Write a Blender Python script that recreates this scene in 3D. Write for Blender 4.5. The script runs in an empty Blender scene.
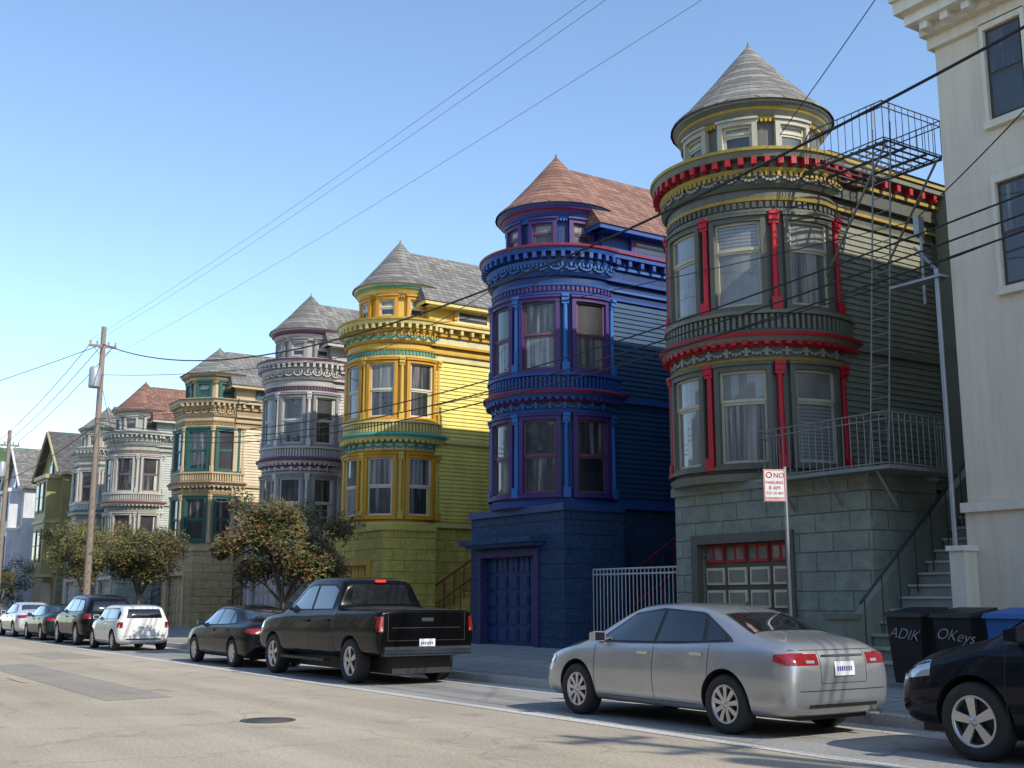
import bpy, bmesh, math, random
from mathutils import Vector, Matrix
from mathutils.bvhtree import BVHTree
random.seed(7)
D=bpy.data; S=bpy.context.scene; COL=S.collection
rad=math.radians

# ------------------------------------------------------------------ materials
MATS={}
def newmat(name):
    m=D.materials.new(name); m.use_nodes=True
    nt=m.node_tree; b=nt.nodes['Principled BSDF']
    return m,nt,b
def N(nt,t,**kw):
    n=nt.nodes.new(t)
    for k,v in kw.items(): setattr(n,k,v)
    return n
def mathn(nt,op,a,b=None):
    n=N(nt,'ShaderNodeMath',operation=op)
    for i,v in enumerate((a,b)):
        if v is None: continue
        if isinstance(v,(int,float)): n.inputs[i].default_value=v
        else: nt.links.new(v,n.inputs[i])
    return n.outputs[0]
def objco(nt): return N(nt,'ShaderNodeTexCoord').outputs['Object']
def noise(nt,vec,scale,detail=4,rough=.55):
    n=N(nt,'ShaderNodeTexNoise'); n.inputs['Scale'].default_value=scale
    n.inputs['Detail'].default_value=detail; n.inputs['Roughness'].default_value=rough
    nt.links.new(vec,n.inputs['Vector']); return n.outputs['Fac']
def ramp(nt,fac,stops):
    r=N(nt,'ShaderNodeValToRGB'); e=r.color_ramp.elements
    while len(e)<len(stops): e.new(.5)
    for i,(p,c) in enumerate(stops):
        e[i].position=p; e[i].color=(c[0],c[1],c[2],1)
    nt.links.new(fac,r.inputs[0]); return r.outputs[0]
def bump(nt,b,h,strength=.3,dist=.02):
    n=N(nt,'ShaderNodeBump'); n.inputs['Strength'].default_value=strength; n.inputs['Distance'].default_value=dist
    nt.links.new(h,n.inputs['Height']); nt.links.new(n.outputs[0],b.inputs['Normal'])
def mixm(nt,a,b,f=1,mode='MULTIPLY'):
    m=N(nt,'ShaderNodeMixRGB',blend_type=mode); m.inputs[0].default_value=f
    nt.links.new(a,m.inputs[1]); nt.links.new(b,m.inputs[2]); return m.outputs[0]
def sc(c,f): return tuple(min(1,x*f) for x in c)
def paint(col,rough=.5,var=.14,spec=.4):
    k=('p',tuple(col),rough)
    if k in MATS: return MATS[k]
    m,nt,b=newmat('paint'); co=objco(nt)
    mp=N(nt,'ShaderNodeMapping'); mp.inputs['Scale'].default_value=(1,1,.35); nt.links.new(co,mp.inputs[0])
    f=noise(nt,mp.outputs[0],1.7,7,.65)
    base=ramp(nt,f,[(.25,sc(col,1-var*1.6)),(.5,col),(.75,sc(col,1+var))])
    mp2=N(nt,'ShaderNodeMapping'); mp2.inputs['Scale'].default_value=(6,6,.5); nt.links.new(co,mp2.inputs[0])
    dirt=ramp(nt,noise(nt,mp2.outputs[0],1,6,.7),[(.3,(.72,.70,.66)),(.52,(1,1,1))])
    nt.links.new(mixm(nt,base,dirt,.45),b.inputs['Base Color'])
    b.inputs['Roughness'].default_value=rough; b.inputs['Specular IOR Level'].default_value=spec
    bump(nt,b,noise(nt,co,14,3),.12,.01)
    MATS[k]=m; return m
def stone(col,bw=.78,bh=.34):
    k=('s',tuple(col))
    if k in MATS: return MATS[k]
    m,nt,b=newmat('rusticated_stone'); co=objco(nt)
    s=N(nt,'ShaderNodeSeparateXYZ'); nt.links.new(co,s.inputs[0])
    u=mathn(nt,'ADD',s.outputs[0],s.outputs[1]); c=N(nt,'ShaderNodeCombineXYZ')
    nt.links.new(u,c.inputs[0]); nt.links.new(s.outputs[2],c.inputs[1])
    br=N(nt,'ShaderNodeTexBrick'); nt.links.new(c.outputs[0],br.inputs['Vector'])
    br.inputs['Scale'].default_value=1; br.inputs['Brick Width'].default_value=bw; br.inputs['Row Height'].default_value=bh
    br.inputs['Mortar Size'].default_value=.012; br.inputs['Mortar Smooth'].default_value=1
    br.inputs['Color1'].default_value=(*sc(col,1.05),1); br.inputs['Color2'].default_value=(*sc(col,.93),1); br.inputs['Mortar'].default_value=(*sc(col,.80),1)
    n=noise(nt,co,3.5,8,.65)
    nt.links.new(mixm(nt,br.outputs[0],ramp(nt,n,[(.3,(.66,.66,.66)),(.7,(1.15,1.15,1.15))]),.8),b.inputs['Base Color']); b.inputs['Roughness'].default_value=.75
    h=mathn(nt,'SUBTRACT',mathn(nt,'MULTIPLY',noise(nt,co,6,7,.6),1.6),mathn(nt,'MULTIPLY',br.outputs['Fac'],.9))
    bump(nt,b,h,.9,.05); MATS[k]=m; return m
def shingle(col):
    k=('r',tuple(col))
    if k in MATS: return MATS[k]
    m,nt,b=newmat('roof_shingles'); co=objco(nt)
    s=N(nt,'ShaderNodeSeparateXYZ'); nt.links.new(co,s.inputs[0])
    u=mathn(nt,'ADD',s.outputs[0],mathn(nt,'MULTIPLY',s.outputs[1],.8)); c=N(nt,'ShaderNodeCombineXYZ')
    nt.links.new(u,c.inputs[0]); nt.links.new(s.outputs[2],c.inputs[1])
    br=N(nt,'ShaderNodeTexBrick'); nt.links.new(c.outputs[0],br.inputs['Vector'])
    br.inputs['Scale'].default_value=1; br.inputs['Brick Width'].default_value=.22; br.inputs['Row Height'].default_value=.13
    br.inputs['Mortar Size'].default_value=.010
    br.inputs['Color1'].default_value=(*sc(col,1.3),1); br.inputs['Color2'].default_value=(*sc(col,.65),1); br.inputs['Mortar'].default_value=(*sc(col,.4),1)
    nt.links.new(mixm(nt,br.outputs[0],ramp(nt,noise(nt,co,1.5,5),[(.3,(.75,.75,.75)),(.7,(1.1,1.1,1.1))]),.8),b.inputs['Base Color']); b.inputs['Roughness'].default_value=.9
    bump(nt,b,mathn(nt,'SUBTRACT',noise(nt,co,20,4),br.outputs['Fac']),.7,.025); MATS[k]=m; return m
def glass(kind):
    k=('g',kind)
    if k in MATS: return MATS[k]
    m,nt,b=newmat('window_glass_'+kind); co=objco(nt)
    if kind=='blind':
        s=N(nt,'ShaderNodeSeparateXYZ'); nt.links.new(co,s.inputs[0])
        f=mathn(nt,'FRACT',mathn(nt,'MULTIPLY',s.outputs[2],14))
        c=ramp(nt,f,[(0,(.04,.04,.04)),(.35,(.18,.18,.17)),(.9,(.26,.26,.25))])
    elif kind=='curtain':
        mp=N(nt,'ShaderNodeMapping'); mp.inputs['Scale'].default_value=(9,9,.25); nt.links.new(co,mp.inputs[0])
        c=ramp(nt,noise(nt,mp.outputs[0],1.3,2),[(.3,(.04,.04,.035)),(.5,(.15,.14,.13)),(.62,(.30,.29,.26))])
    elif kind=='lace':
        mp=N(nt,'ShaderNodeMapping'); mp.inputs['Scale'].default_value=(6,6,.4); nt.links.new(co,mp.inputs[0])
        c=ramp(nt,noise(nt,mp.outputs[0],1.3,3),[(.42,(.008,.008,.011)),(.55,(.04,.04,.04)),(.68,(.20,.19,.17))])
    elif kind=='shade':
        c=ramp(nt,noise(nt,co,1.2,3),[(.35,(.14,.135,.12)),(.65,(.22,.21,.19))])
    elif kind=='pane': c=ramp(nt,noise(nt,co,3,2),[(.4,(.10,.09,.07)),(.65,(.2,.18,.15))])
    else: c=ramp(nt,noise(nt,co,1.4,3),[(.4,(.006,.007,.009)),(.65,(.025,.028,.032))])
    nt.links.new(c,b.inputs['Base Color']); b.inputs['Roughness'].default_value=.5
    b.inputs['Coat Weight'].default_value=1; b.inputs['Coat Roughness'].default_value=.012; b.inputs['Coat IOR'].default_value=1.55
    bump(nt,b,noise(nt,co,1.1,2),.03,.03)
    MATS[k]=m; return m
def simple(name,col,rough=.5,metal=0,coat=0,flake=False):
    k=(name,)
    if k in MATS: return MATS[k]
    m,nt,b=newmat(name); co=objco(nt)
    nt.links.new(ramp(nt,noise(nt,co,3,5),[(.3,sc(col,.9)),(.7,sc(col,1.08))]),b.inputs['Base Color'])
    b.inputs['Metallic'].default_value=metal; b.inputs['Coat Weight'].default_value=coat; b.inputs['Coat Roughness'].default_value=.03
    nt.links.new(ramp(nt,noise(nt,co,2.2,5),[(.3,(rough*.85,)*3),(.7,(min(1,rough*1.2),)*3)]),b.inputs['Roughness'])
    MATS[k]=m; return m

# ------------------------------------------------------------------ mesh builder
class MB:
    def __init__(s): s.v=[];s.f=[];s.mi=[];s.m=[];s.sm=[]
    def mid(s,m):
        if m not in s.m: s.m.append(m)
        return s.m.index(m)
    def face(s,pts,m,smooth=False):
        i=len(s.v); s.v+= [tuple(p) for p in pts]; s.f.append(tuple(range(i,i+len(pts)))); s.mi.append(s.mid(m)); s.sm.append(smooth)
    def mesh(s,vs,fs,m,smooth=False):
        i=len(s.v); s.v+=[tuple(p) for p in vs]; k=s.mid(m)
        for f in fs: s.f.append(tuple(i+j for j in f)); s.mi.append(k); s.sm.append(smooth)
    def box(s,x0,x1,y0,y1,z0,z1,m,M=None):
        vs=[Vector((x,y,z)) for x in(x0,x1) for y in(y0,y1) for z in(z0,z1)]
        if M: vs=[M@v for v in vs]
        s.mesh(vs,[(0,1,3,2),(4,6,7,5),(0,4,5,1),(2,3,7,6),(0,2,6,4),(1,5,7,3)],m)
    def tube(s,p,q,r0,m,r1=None,n=8,smooth=True):
        r1=r0 if r1 is None else r1; p=Vector(p);q=Vector(q); d=(q-p).normalized()
        a=d.orthogonal().normalized(); b=d.cross(a); vs=[]
        for c,r in((p,r0),(q,r1)):
            for i in range(n):
                t=2*math.pi*i/n; vs.append(c+a*math.cos(t)*r+b*math.sin(t)*r)
        s.mesh(vs,[(i,(i+1)%n,n+(i+1)%n,n+i) for i in range(n)],m,smooth)
        s.mesh(vs,[tuple(range(n))[::-1],tuple(range(n,2*n))],m)
    def lathe(s,c,axis,prof,m,n=32,smooth=True):
        c=Vector(c); d=Vector(axis).normalized(); a=d.orthogonal().normalized(); b=d.cross(a); vs=[]
        for r,h in prof:
            for i in range(n):
                t=2*math.pi*i/n; vs.append(c+d*h+a*math.cos(t)*r+b*math.sin(t)*r)
        fs=[(k*n+i,k*n+(i+1)%n,(k+1)*n+(i+1)%n,(k+1)*n+i) for k in range(len(prof)-1) for i in range(n)]
        s.mesh(vs,fs,m,smooth)
    def obj(s,name,parent=None,loc=None):
        me=D.meshes.new(name); me.from_pydata(s.v,[],s.f)
        for m in s.m: me.materials.append(m)
        me.polygons.foreach_set('material_index',s.mi); me.polygons.foreach_set('use_smooth',s.sm)
        bm=bmesh.new(); bm.from_mesh(me); bmesh.ops.recalc_face_normals(bm,faces=bm.faces[:]); bm.to_mesh(me); bm.free()
        me.update(); o=D.objects.new(name,me); COL.objects.link(o)
        if parent: o.parent=parent
        if loc: o.location=loc
        return o
def empty(name,loc=(0,0,0),rz=0,scale=1):
    e=D.objects.new(name,None); e.location=loc; e.rotation_euler=(0,0,rz); e.scale=(scale,)*3; e.empty_display_size=.3; COL.objects.link(e); return e

# ------------------------------------------------------------------ houses
CX=17.3
def RF(r,ph,poly):
    if not poly: return r
    pm=((ph+22.5)%45)-22.5
    return r*math.cos(rad(22.5))/math.cos(rad(pm))
def arc(mb,cy,a0,a1,r0,ra,z0,z1,m,rb=None,poly=False,step=5.625,smooth=True):
    rb=ra if rb is None else rb
    n=max(1,int(math.ceil((a1-a0)/step-1e-6)))
    A=[a0+(a1-a0)*i/n for i in range(n+1)]
    def P(r,ph,z):
        q=RF(r,ph,poly); return (CX-q*math.cos(rad(ph)),cy-q*math.sin(rad(ph)),z)
    vs=[]
    for ph in A: vs+=[P(r0,ph,z0),P(ra,ph,z0),P(rb,ph,z1),P(r0,ph,z1)]
    out=[];oth=[]
    for i in range(n):
        a=4*i;b=a+4
        out.append((a+1,b+1,b+2,a+2)); oth+=[(a,b,b+1,a+1),(a+2,b+2,b+3,a+3)]
    if a1-a0<359: oth+=[(0,1,2,3),(4*n,4*n+3,4*n+2,4*n+1)]
    mb.mesh(vs,out+oth,m,False)
def twindow(mb,cy,pc,h,z0,z1,r,C,poly,kinds,simple_=False):
    cas,sash=C['casing'],C['sash']; d=1.78/r
    cw=3.2*d; sw=1.6*d
    A=lambda a0,a1,dr0,dr1,zz0,zz1,m: arc(mb,cy,a0,a1,r+dr0,r+dr1,zz0,zz1,m,poly=poly,step=5.625 if not poly else 60)
    A(pc-h-cw,pc-h,-.05,.13,z0-.05,z1+.10,cas); A(pc+h,pc+h+cw,-.05,.13,z0-.05,z1+.10,cas)
    A(pc-h,pc+h,-.05,.125,z1,z1+.10,cas); A(pc-h-cw*1.2,pc+h+cw*1.2,-.05,.17,z0-.12,z0-.05,cas); A(pc-h-cw*1.2,pc+h+cw*1.2,-.05,.17,z1+.1,z1+.15,cas)
    A(pc-h,pc+h,-.05,.12,z0-.05,z0,cas)
    zm=z0+(z1-z0)*C.get('split',.5)
    for (q0,q1,e) in((z0,zm,.035),(zm,z1,.055)):
        A(pc-h,pc-h+sw,-.02,e,q0,q1,sash); A(pc+h-sw,pc+h,-.02,e,q0,q1,sash)
        A(pc-h+sw,pc+h-sw,-.02,e-.004,q0,q0+.06,sash); A(pc-h+sw,pc+h-sw,-.02,e-.004,q1-.05,q1,sash)
    A(pc-h+sw,pc+h-sw,-.02,.010,z0+.05,zm-.02,glass(kinds[0])); A(pc-h+sw,pc+h-sw,-.02,.024,zm+.02,z1-.04,glass(kinds[1]))
def house(name,cy,r,C,rot=0,poly=False,brl=(2.15,2.0),walltop=11.0,ridge=13.1,peak=13.5,gz=(.1,2.45,2.62),detail=2,kinds=None,gstyle='panel',entry=True,lift=0,eo=-.07):
    E=empty(name)
    W,T,G,R,B=MB(),MB(),MB(),MB(),MB()
    g=lambda k:C.get(k,C['trim'])
    prof=[(3.78,3.92,.10,.14,'trim'),(3.92,4.0,.05,.05,'accent2'),(3.8,6.1,0,0,'wall'),(6.10,6.16,.05,.08,'gold'),(6.16,6.38,.03,.03,'frieze'),
     (6.38,6.46,.08,.16,'accent'),(6.46,6.56,.20,.26,'trim'),(6.56,6.63,.29,.31,'accent'),(6.63,6.70,.25,.21,'trim2'),(6.70,7.02,.07,.07,'wall'),
     (7.02,7.09,.19,.19,'trim'),(7.09,9.12,0,0,'wall'),(9.12,9.18,.05,.06,'trim'),(9.18,9.34,.03,.03,'frieze'),(9.34,9.40,.08,.10,'gold'),(9.40,9.58,.06,.06,'wall'),
     (9.58,9.66,.12,.18,'accent2'),(9.66,9.90,.13,.15,'frieze'),(9.90,9.97,.18,.22,'gold'),(9.97,10.16,.17,.17,'wall'),(10.16,10.28,.34,.38,'trim'),(10.28,10.34,.41,.42,'line'),(10.34,10.40,.38,.2,'trim'),
     (10.40,11.3,-.38,-.38,'wall'),(10.38,10.46,-.3,-.3,'trim'),(11.22,11.28,-.33,-.3,'gold'),(11.28,11.38,-.28,-.2,'trim'),(11.38,11.44,-.16+eo*.5,-.12+eo*.5,'line'),(11.44,11.52,-.05+eo,-.01+eo,'trim2'),(11.52,11.60,eo,.02+eo,'trim')]
    for z0,z1,d0,d1,k in prof: arc(W if d0<=.07 and k=='wall' else T,cy,-180,180,r-.55,r+d0,z0,z1,g(k),rb=r+d1,poly=poly)
    ns=32 if not poly else 8
    re=r+eo
    rings=[(re+.07,11.57),(re+.05,11.63),(re*.86+.02,11.86),(re*.5,12.55),(re*.25,13.05),(.03,peak)]
    rings=[(a,b if b<11.7 else 11.63+(b-11.63)*(peak-11.63)/(13.5-11.63) if a>.05 else peak) for a,b in rings]
    vs=[]
    for rr,z in rings:
        for i in range(ns):
            ph=360*(i+(.5 if poly else 0))/ns; vs.append((CX-rr*math.cos(rad(ph)),cy-rr*math.sin(rad(ph)),z))
    R.mesh(vs,[(k*ns+i,k*ns+(i+1)%ns,(k+1)*ns+(i+1)%ns,(k+1)*ns+i) for k in range(len(rings)-1) for i in range(ns)],C['roof'])
    R.tube((CX,cy,peak-.06),(CX,cy,peak+.10),.04,C['roof'],.015)
    if poly: wins=[-45,0,45,90]; hw=14.5
    else: wins=[-50+rot,-9+rot,33+rot,78+rot]; hw=14
    ki=kinds or ['lace','curtain','shade','dark','blind']
    for i,pc in enumerate(wins):
        a,b=random.choice(ki),random.choice(ki)
        twindow(G,cy,pc,hw,4.12,5.92,r,C,poly,(a,b))
        a,b=random.choice(ki),random.choice(ki)
        twindow(G,cy,pc,hw,7.20,8.92,r,C,poly,(a,b))
        ra=r-.38
        if i>0: twindow(G,cy,pc,11.5,10.55,11.10,ra,dict(C,casing=C.get('atcas',C['casing'])),poly,('dark','shade'))
    cols=[-30+rot,12+rot,55+rot,101+rot] if not poly else [-22.5,22.5,67.5,112.5]
    for pc in cols:
        for z0,z1 in((4.0,6.08),(7.1,9.1)):
            q=RF(r,pc,poly)+.07; p=lambda z,e=0:(CX-(q+e)*math.cos(rad(pc)),cy-(q+e)*math.sin(rad(pc)),z)
            T.tube(p(z0+.25),p(z1-.25),.07,g('col'),.058,n=10)
            h=2.9
            for (a,b,e) in((z0,z0+.25,.17),(z1-.25,z1-.18,.13),(z1-.18,z1-.07,.16),(z1-.07,z1,.19)):
                arc(T,cy,pc-h,pc+h,r-.05,r+e,a,b,g('col'),poly=poly,step=3)
    def series(a0,a1,st,w,r0,r1,z0,z1,m):
        a=a0
        while a<a1: arc(T,cy,a-w,a+w,r+r0,r+r1,z0,z1,m,poly=poly,step=90); a+=st
    lo,hi=-60,122
    if detail>=1:
        series(lo,hi,7,1.4,.1,.36,10.01,10.15,g('brk'))
        series(lo,hi,3.4,.95,.0,.19,9.92-.11,9.92-.02,g('gold'))
        series(lo,hi,3.6,.9,.05,.16,6.72,7.0,g('trim'))
        series(lo,hi,6,1.5,.0,.22,6.40,6.54,g('brk'))
        series(lo,hi,3.4,.95,-.36,-.27,11.15,11.21,g('gold'))
        series(lo,hi,4,1.2,.0,.075,9.2,9.32,g('trim2'))
    if detail>=2:
        a=lo
        while a<hi:
            for j in range(7):
                t=j/6; zz=6.35-.10*math.sin(math.pi*t); arc(T,cy,a+t*12-.8,a+t*12+.8,r,r+.07,zz-.03,zz+.02,g('orn'),poly=poly,step=90)
                zz=9.82-.09*math.sin(math.pi*t); arc(T,cy,a+t*12-.8,a+t*12+.8,r,r+.19,zz-.03,zz+.02,g('orn'),poly=poly,step=90)
            arc(T,cy,a-1,a+1,r,r+.08,6.2,6.37,g('orn'),poly=poly,step=90)
            a+=12
    bx0,bx1=CX+.30,CX+12.5; y0,y1=cy-r+.06,cy+r+.75
    W.box(bx0,bx1,y0,y1,3.85,walltop-.02,g('wall'))
    B.box(bx0-.0,bx1,y0-.02,y1+.02,.2,3.86,C['base'])
    z=3.95; sd=C['siding']
    while z<9.05:
        W.mesh([(bx0+.08,y0-.035,z),(bx1,y0-.035,z),(bx1,y0-.008,z+.125),(bx0+.08,y0-.008,z+.125),(bx0+.08,y0+.01,z),(bx1,y0+.01,z)],[(0,1,2,3),(4,5,1,0)],sd); z+=.125
    T.box(bx0-.06,bx0+.10,y0-.05,y0+.1,3.9,9.1,g('trim'))
    for z0,z1,d0,d1,k in prof:
        if z0<10.37 and k!='wall' and not (4<z0<9): T.box(bx0,bx1,y0-max(d0,d1)+.01,y0+.2,z0,z1,g(k))
        if k=='wall' and d0>0 and z0>9: W.box(bx0,bx1,y0-d0,y0+.2,z0,z1,g(k))
    T.box(bx0,bx1,y0-.10,y0+.05,6.46,6.60,g('trim'))
    x=bx0+.2
    while x<bx0+5.5 and detail>=1:
        T.box(x,x+.1,y0-.34,y0,10.0,10.15,g('brk')); x+=.4
    def swin(xa,xb,za,zb):
        G.box(xa-.1,xb+.1,y0-.09,y0,za-.1,zb+.1,C['casing']); G.box(xa,xb,y0-.1,y0,za,zb,C['sash'])
        zm=(za+zb)/2; G.box(xa+.06,xb-.06,y0-.108,y0,za+.06,zm-.03,glass('dark')); G.box(xa+.06,xb-.06,y0-.108,y0,zm+.03,zb-.05,glass('dark'))
    swin(bx0+3.3,bx0+4.0,4.6,6.0); swin(bx0+3.3,bx0+4.0,7.6,9.0)
    if walltop>10.8: W.box(bx0+.05,bx1,y0+.05,y1-.05,10.3,walltop,g('wall')); swin(bx0+1.0,bx0+2.2,10.46,10.86)
    e=.38; ez=walltop; rx=CX+.1; fx=bx0-.35
    T.box(fx,bx1+e,y0-e,y0+.1,ez-.12,ez-.005,g('trim')); T.box(fx,bx1+e,y1-.1,y1+e,ez-.12,ez-.005,g('trim')); T.box(fx+.01,fx+.2,y0-e+.01,y1+e-.01,ez-.12,ez-.008,g('trim'))
    ym=cy if ridge>12 else (y0+y1)/2
    a=(fx-.03,y0-e-.04,ez);b=(bx1+e,y0-e-.04,ez);c=(bx1+e,y1+e+.04,ez);d=(fx-.03,y1+e+.04,ez); rr0=(rx+ (0.2 if ridge>12 else 2.2),ym,ridge); rr1=(bx1-1.5,ym,ridge)
    R.face([a,b,rr1,rr0],C['roof']);R.face([c,d,rr0,rr1],C['roof']);R.face([d,a,rr0],C['roof']);R.face([b,c,rr1],C['roof']);R.face([a,b,c,d],C['roof'])
    # chimney / vent pipes on the roof
    B.tube((bx0+2.2,cy+.9,ridge-1.2),(bx0+2.2,cy+.9,ridge+.15),.05,C['roof'])
    fx=CX-1.5; ya,yb=cy-brl[0],cy+brl[1]; gc,gw,gt=gz; g0,g1=cy+gc-gw/2,cy+gc+gw/2
    B.box(fx,bx0-.002,ya,g0,.2,3.8,C['base']); B.box(fx,bx0-.002,g1,yb,.2,3.8,C['base']); B.box(fx,bx0-.002,g0,g1,gt,3.8,C['base']); B.box(fx+.5,bx0-.002,g0,g1,.2,gt,C['base'])
    T.box(fx-.06,bx0,ya-.06,yb+.06,3.62,3.79,g('basetrim'))
    T.box(fx-.05,fx+.1,g0-.16,g0+.02,.3,gt+.16,g('gtrim'));T.box(fx-.05,fx+.1,g1-.02,g1+.16,.3,gt+.16,g('gtrim'));T.box(fx-.05,fx+.1,g0+.02,g1-.02,gt-.02,gt+.16,g('gtrim'))
    if C.get('canopy'): T.box(fx-.45,fx,g0-.45,g1+.45,gt+.3,gt+.42,C['base']); T.box(fx-.3,fx,g0-.35,g1+.35,gt+.22,gt+.3,g('trim'))
    GD=MB(); dx=fx+.2; GD.box(dx,dx+.08,g0+.02,g1-.02,.44,gt-.02,g('gdoor'))
    rows,cn=(5,4) if C.get('gtop') else (5,5); ph=(gt-.5)/rows; pw=gw/cn
    for i in range(rows):
        for j in range(cn):
            m=g('gpanel')
            if i==rows-1: m=C.get('gtop',m)
            z0=.5+i*ph; yy=g0+j*pw
            GD.box(dx-.035,dx,yy+.05,yy+pw-.05,z0+.05,z0+ph-.05,m)
            if i<rows-1: GD.box(dx-.05,dx,yy+.10,yy+pw-.10,z0+.10,z0+ph-.10,g('gpanel2'))
            elif C.get('gtop'):
                for q in(0,1): GD.box(dx-.05,dx,yy+.09+q*(pw/2-.04),yy+.01+pw/2-.03+q*(pw/2-.06),z0+.10,z0+ph-.10,glass('pane'))
            else: GD.box(dx-.05,dx,yy+pw/2-.015,yy+pw/2+.015,z0+.05,z0+ph-.05,g('gdoor'))
    if entry:
        ex=CX+5; W.box(ex,bx1-.5,y0-2.3,y0+.01,.3,8.9,g('wall')); T.box(ex-.15,bx1-.5,y0-2.4,y0,8.9,9.1,g('trim'))
        T.box(ex-.06,ex,y0-1.6,y0-.6,3.6,5.8,g('accent'))
        n=16
        for i in range(n): B.box(CX-.4+i*.32,ex,y0-1.9,y0-.12,.4+i*.2,.4+(i+1)*.2,C['base'])
        for s_ in(y0-1.9,y0-.3):
            T.tube((CX-.4,s_,1.45),(CX+4.6,s_,4.55),.03,g('rail'))
            for i in range(14): T.tube((CX-.3+i*.36,s_,.5+i*.22),(CX-.3+i*.36,s_,1.5+i*.223),.018,g('rail'),n=5)
    for mb,nm in((W,'walls'),(T,'trim_and_cornices'),(G,'windows'),(R,'roof'),(B,'stone_base'),(GD,'garage_door')): mb.obj(nm,E)
    E.location=(0,0,lift)
    return E
P=lambda c,rough=.5,var=.14: paint(sc(c,.80),rough,var)
PF=paint
stone_=stone
stone=lambda c: stone_(sc(c,.95))
grayroof=shingle((.20,.185,.165)); redroof=shingle((.24,.12,.085)); darkroof=shingle((.11,.105,.10))
CA=dict(wall=P((.16,.155,.115)),siding=PF((.22,.22,.16)),trim=P((.22,.215,.155)),trim2=P((.11,.11,.085)),accent=P((.58,.02,.03)),brk=P((.55,.02,.03)),line=P((.5,.34,.06)),accent2=P((.12,.13,.10)),gold=P((.50,.34,.06)),frieze=P((.13,.13,.10)),rail=P((.3,.03,.03)),
   col=P((.66,.02,.035)),casing=P((.15,.145,.105)),sash=P((.62,.55,.38)),base=stone((.27,.295,.23)),basetrim=P((.26,.28,.22)),gtrim=P((.12,.12,.095)),gdoor=P((.12,.10,.07)),gpanel=P((.80,.70,.48)),gpanel2=P((.30,.27,.20)),gtop=P((.55,.03,.03)),orn=P((.36,.34,.26)),roof=grayroof,split=.66,atcas=P((.5,.46,.35)))
CB=dict(wall=P((.018,.045,.17)),siding=PF((.014,.055,.125)),trim=P((.03,.09,.34)),trim2=P((.09,.04,.18)),accent=P((.28,.02,.05)),brk=P((.025,.08,.33)),line=P((.32,.03,.06)),accent2=P((.03,.08,.30)),gold=P((.05,.16,.45)),frieze=P((.02,.05,.18)),rail=P((.3,.02,.04)),
   col=P((.04,.18,.52)),casing=P((.085,.04,.18)),sash=P((.19,.09,.12)),base=stone((.020,.060,.135)),basetrim=P((.03,.08,.22)),gtrim=P((.05,.04,.15)),gdoor=P((.025,.06,.18)),gpanel=P((.03,.07,.22)),gpanel2=P((.02,.06,.18)),orn=P((.05,.15,.40)),roof=redroof,canopy=True)
CC=dict(wall=P((.72,.47,.08)),siding=PF((.70,.58,.13)),trim=P((.80,.67,.24)),trim2=P((.10,.36,.27)),accent=P((.05,.33,.24)),brk=P((.78,.62,.2)),line=P((.66,.42,.05)),accent2=P((.66,.36,.03)),gold=P((.66,.36,.03)),frieze=P((.76,.68,.36)),rail=P((.35,.04,.04)),
   col=P((.78,.5,.08)),casing=P((.72,.34,.02)),sash=P((.76,.70,.5)),base=stone((.64,.50,.10)),basetrim=P((.72,.57,.12)),gtrim=P((.72,.44,.04)),gdoor=P((.72,.46,.05)),gpanel=P((.78,.55,.08)),gpanel2=P((.7,.46,.05)),orn=P((.05,.3,.25)),roof=grayroof)
CD=dict(wall=P((.46,.44,.41)),siding=PF((.42,.40,.36)),trim=P((.56,.53,.50)),trim2=P((.16,.07,.12)),accent=P((.14,.05,.10)),brk=P((.55,.52,.49)),line=P((.16,.06,.11)),accent2=P((.55,.53,.49)),gold=P((.62,.60,.56)),frieze=P((.22,.14,.19)),rail=P((.1,.1,.1)),
   col=P((.66,.63,.58)),casing=P((.30,.28,.27)),sash=P((.66,.63,.58)),base=stone((.38,.36,.33)),orn=P((.7,.67,.62)),roof=grayroof)
CE=dict(wall=P((.60,.46,.27)),siding=PF((.56,.45,.28)),trim=P((.62,.47,.28)),trim2=P((.3,.22,.12)),accent=P((.16,.12,.07)),brk=P((.56,.42,.25)),line=P((.12,.13,.1)),accent2=P((.6,.46,.28)),gold=P((.5,.34,.15)),frieze=P((.36,.26,.14)),rail=P((.1,.1,.1)),
   col=P((.6,.46,.27)),casing=P((.03,.12,.105)),sash=P((.04,.15,.13)),base=stone((.54,.40,.20)),orn=P((.6,.5,.32)),roof=grayroof)
CF=dict(wall=P((.40,.44,.38)),siding=PF((.38,.41,.36)),trim=P((.58,.55,.48)),trim2=P((.30,.18,.15)),accent=P((.22,.10,.09)),brk=P((.44,.46,.40)),line=P((.2,.3,.27)),accent2=P((.53,.5,.44)),gold=P((.58,.5,.40)),frieze=P((.24,.27,.24)),rail=P((.1,.1,.1)),
   col=P((.58,.53,.46)),casing=P((.53,.5,.44)),sash=P((.2,.15,.13)),base=stone((.35,.37,.32)),orn=P((.52,.45,.38)),roof=redroof)
CG=dict(CF,wall=P((.52,.5,.45)),siding=P((.57,.54,.48)),trim=P((.64,.6,.54)),roof=grayroof,accent=P((.12,.16,.2)),trim2=P((.12,.2,.22)))
house('gray_victorian_house',16.85,1.80,CA,rot=0,brl=(3.85,1.1),walltop=10.4,ridge=11.5,peak=13.55,gz=(-.75,2.4,2.65),kinds=['shade','curtain','shade','blind'],entry=False,eo=-.12)
house('blue_victorian_house',24.15,1.66,CB,rot=6,brl=(2.3,1.85),ridge=13.15,peak=13.4,kinds=['lace','dark','curtain','lace'])
house('yellow_victorian_house',33.2,1.6,CC,rot=12,kinds=['curtain','lace','lace'],peak=13.4,eo=-.1)
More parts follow.
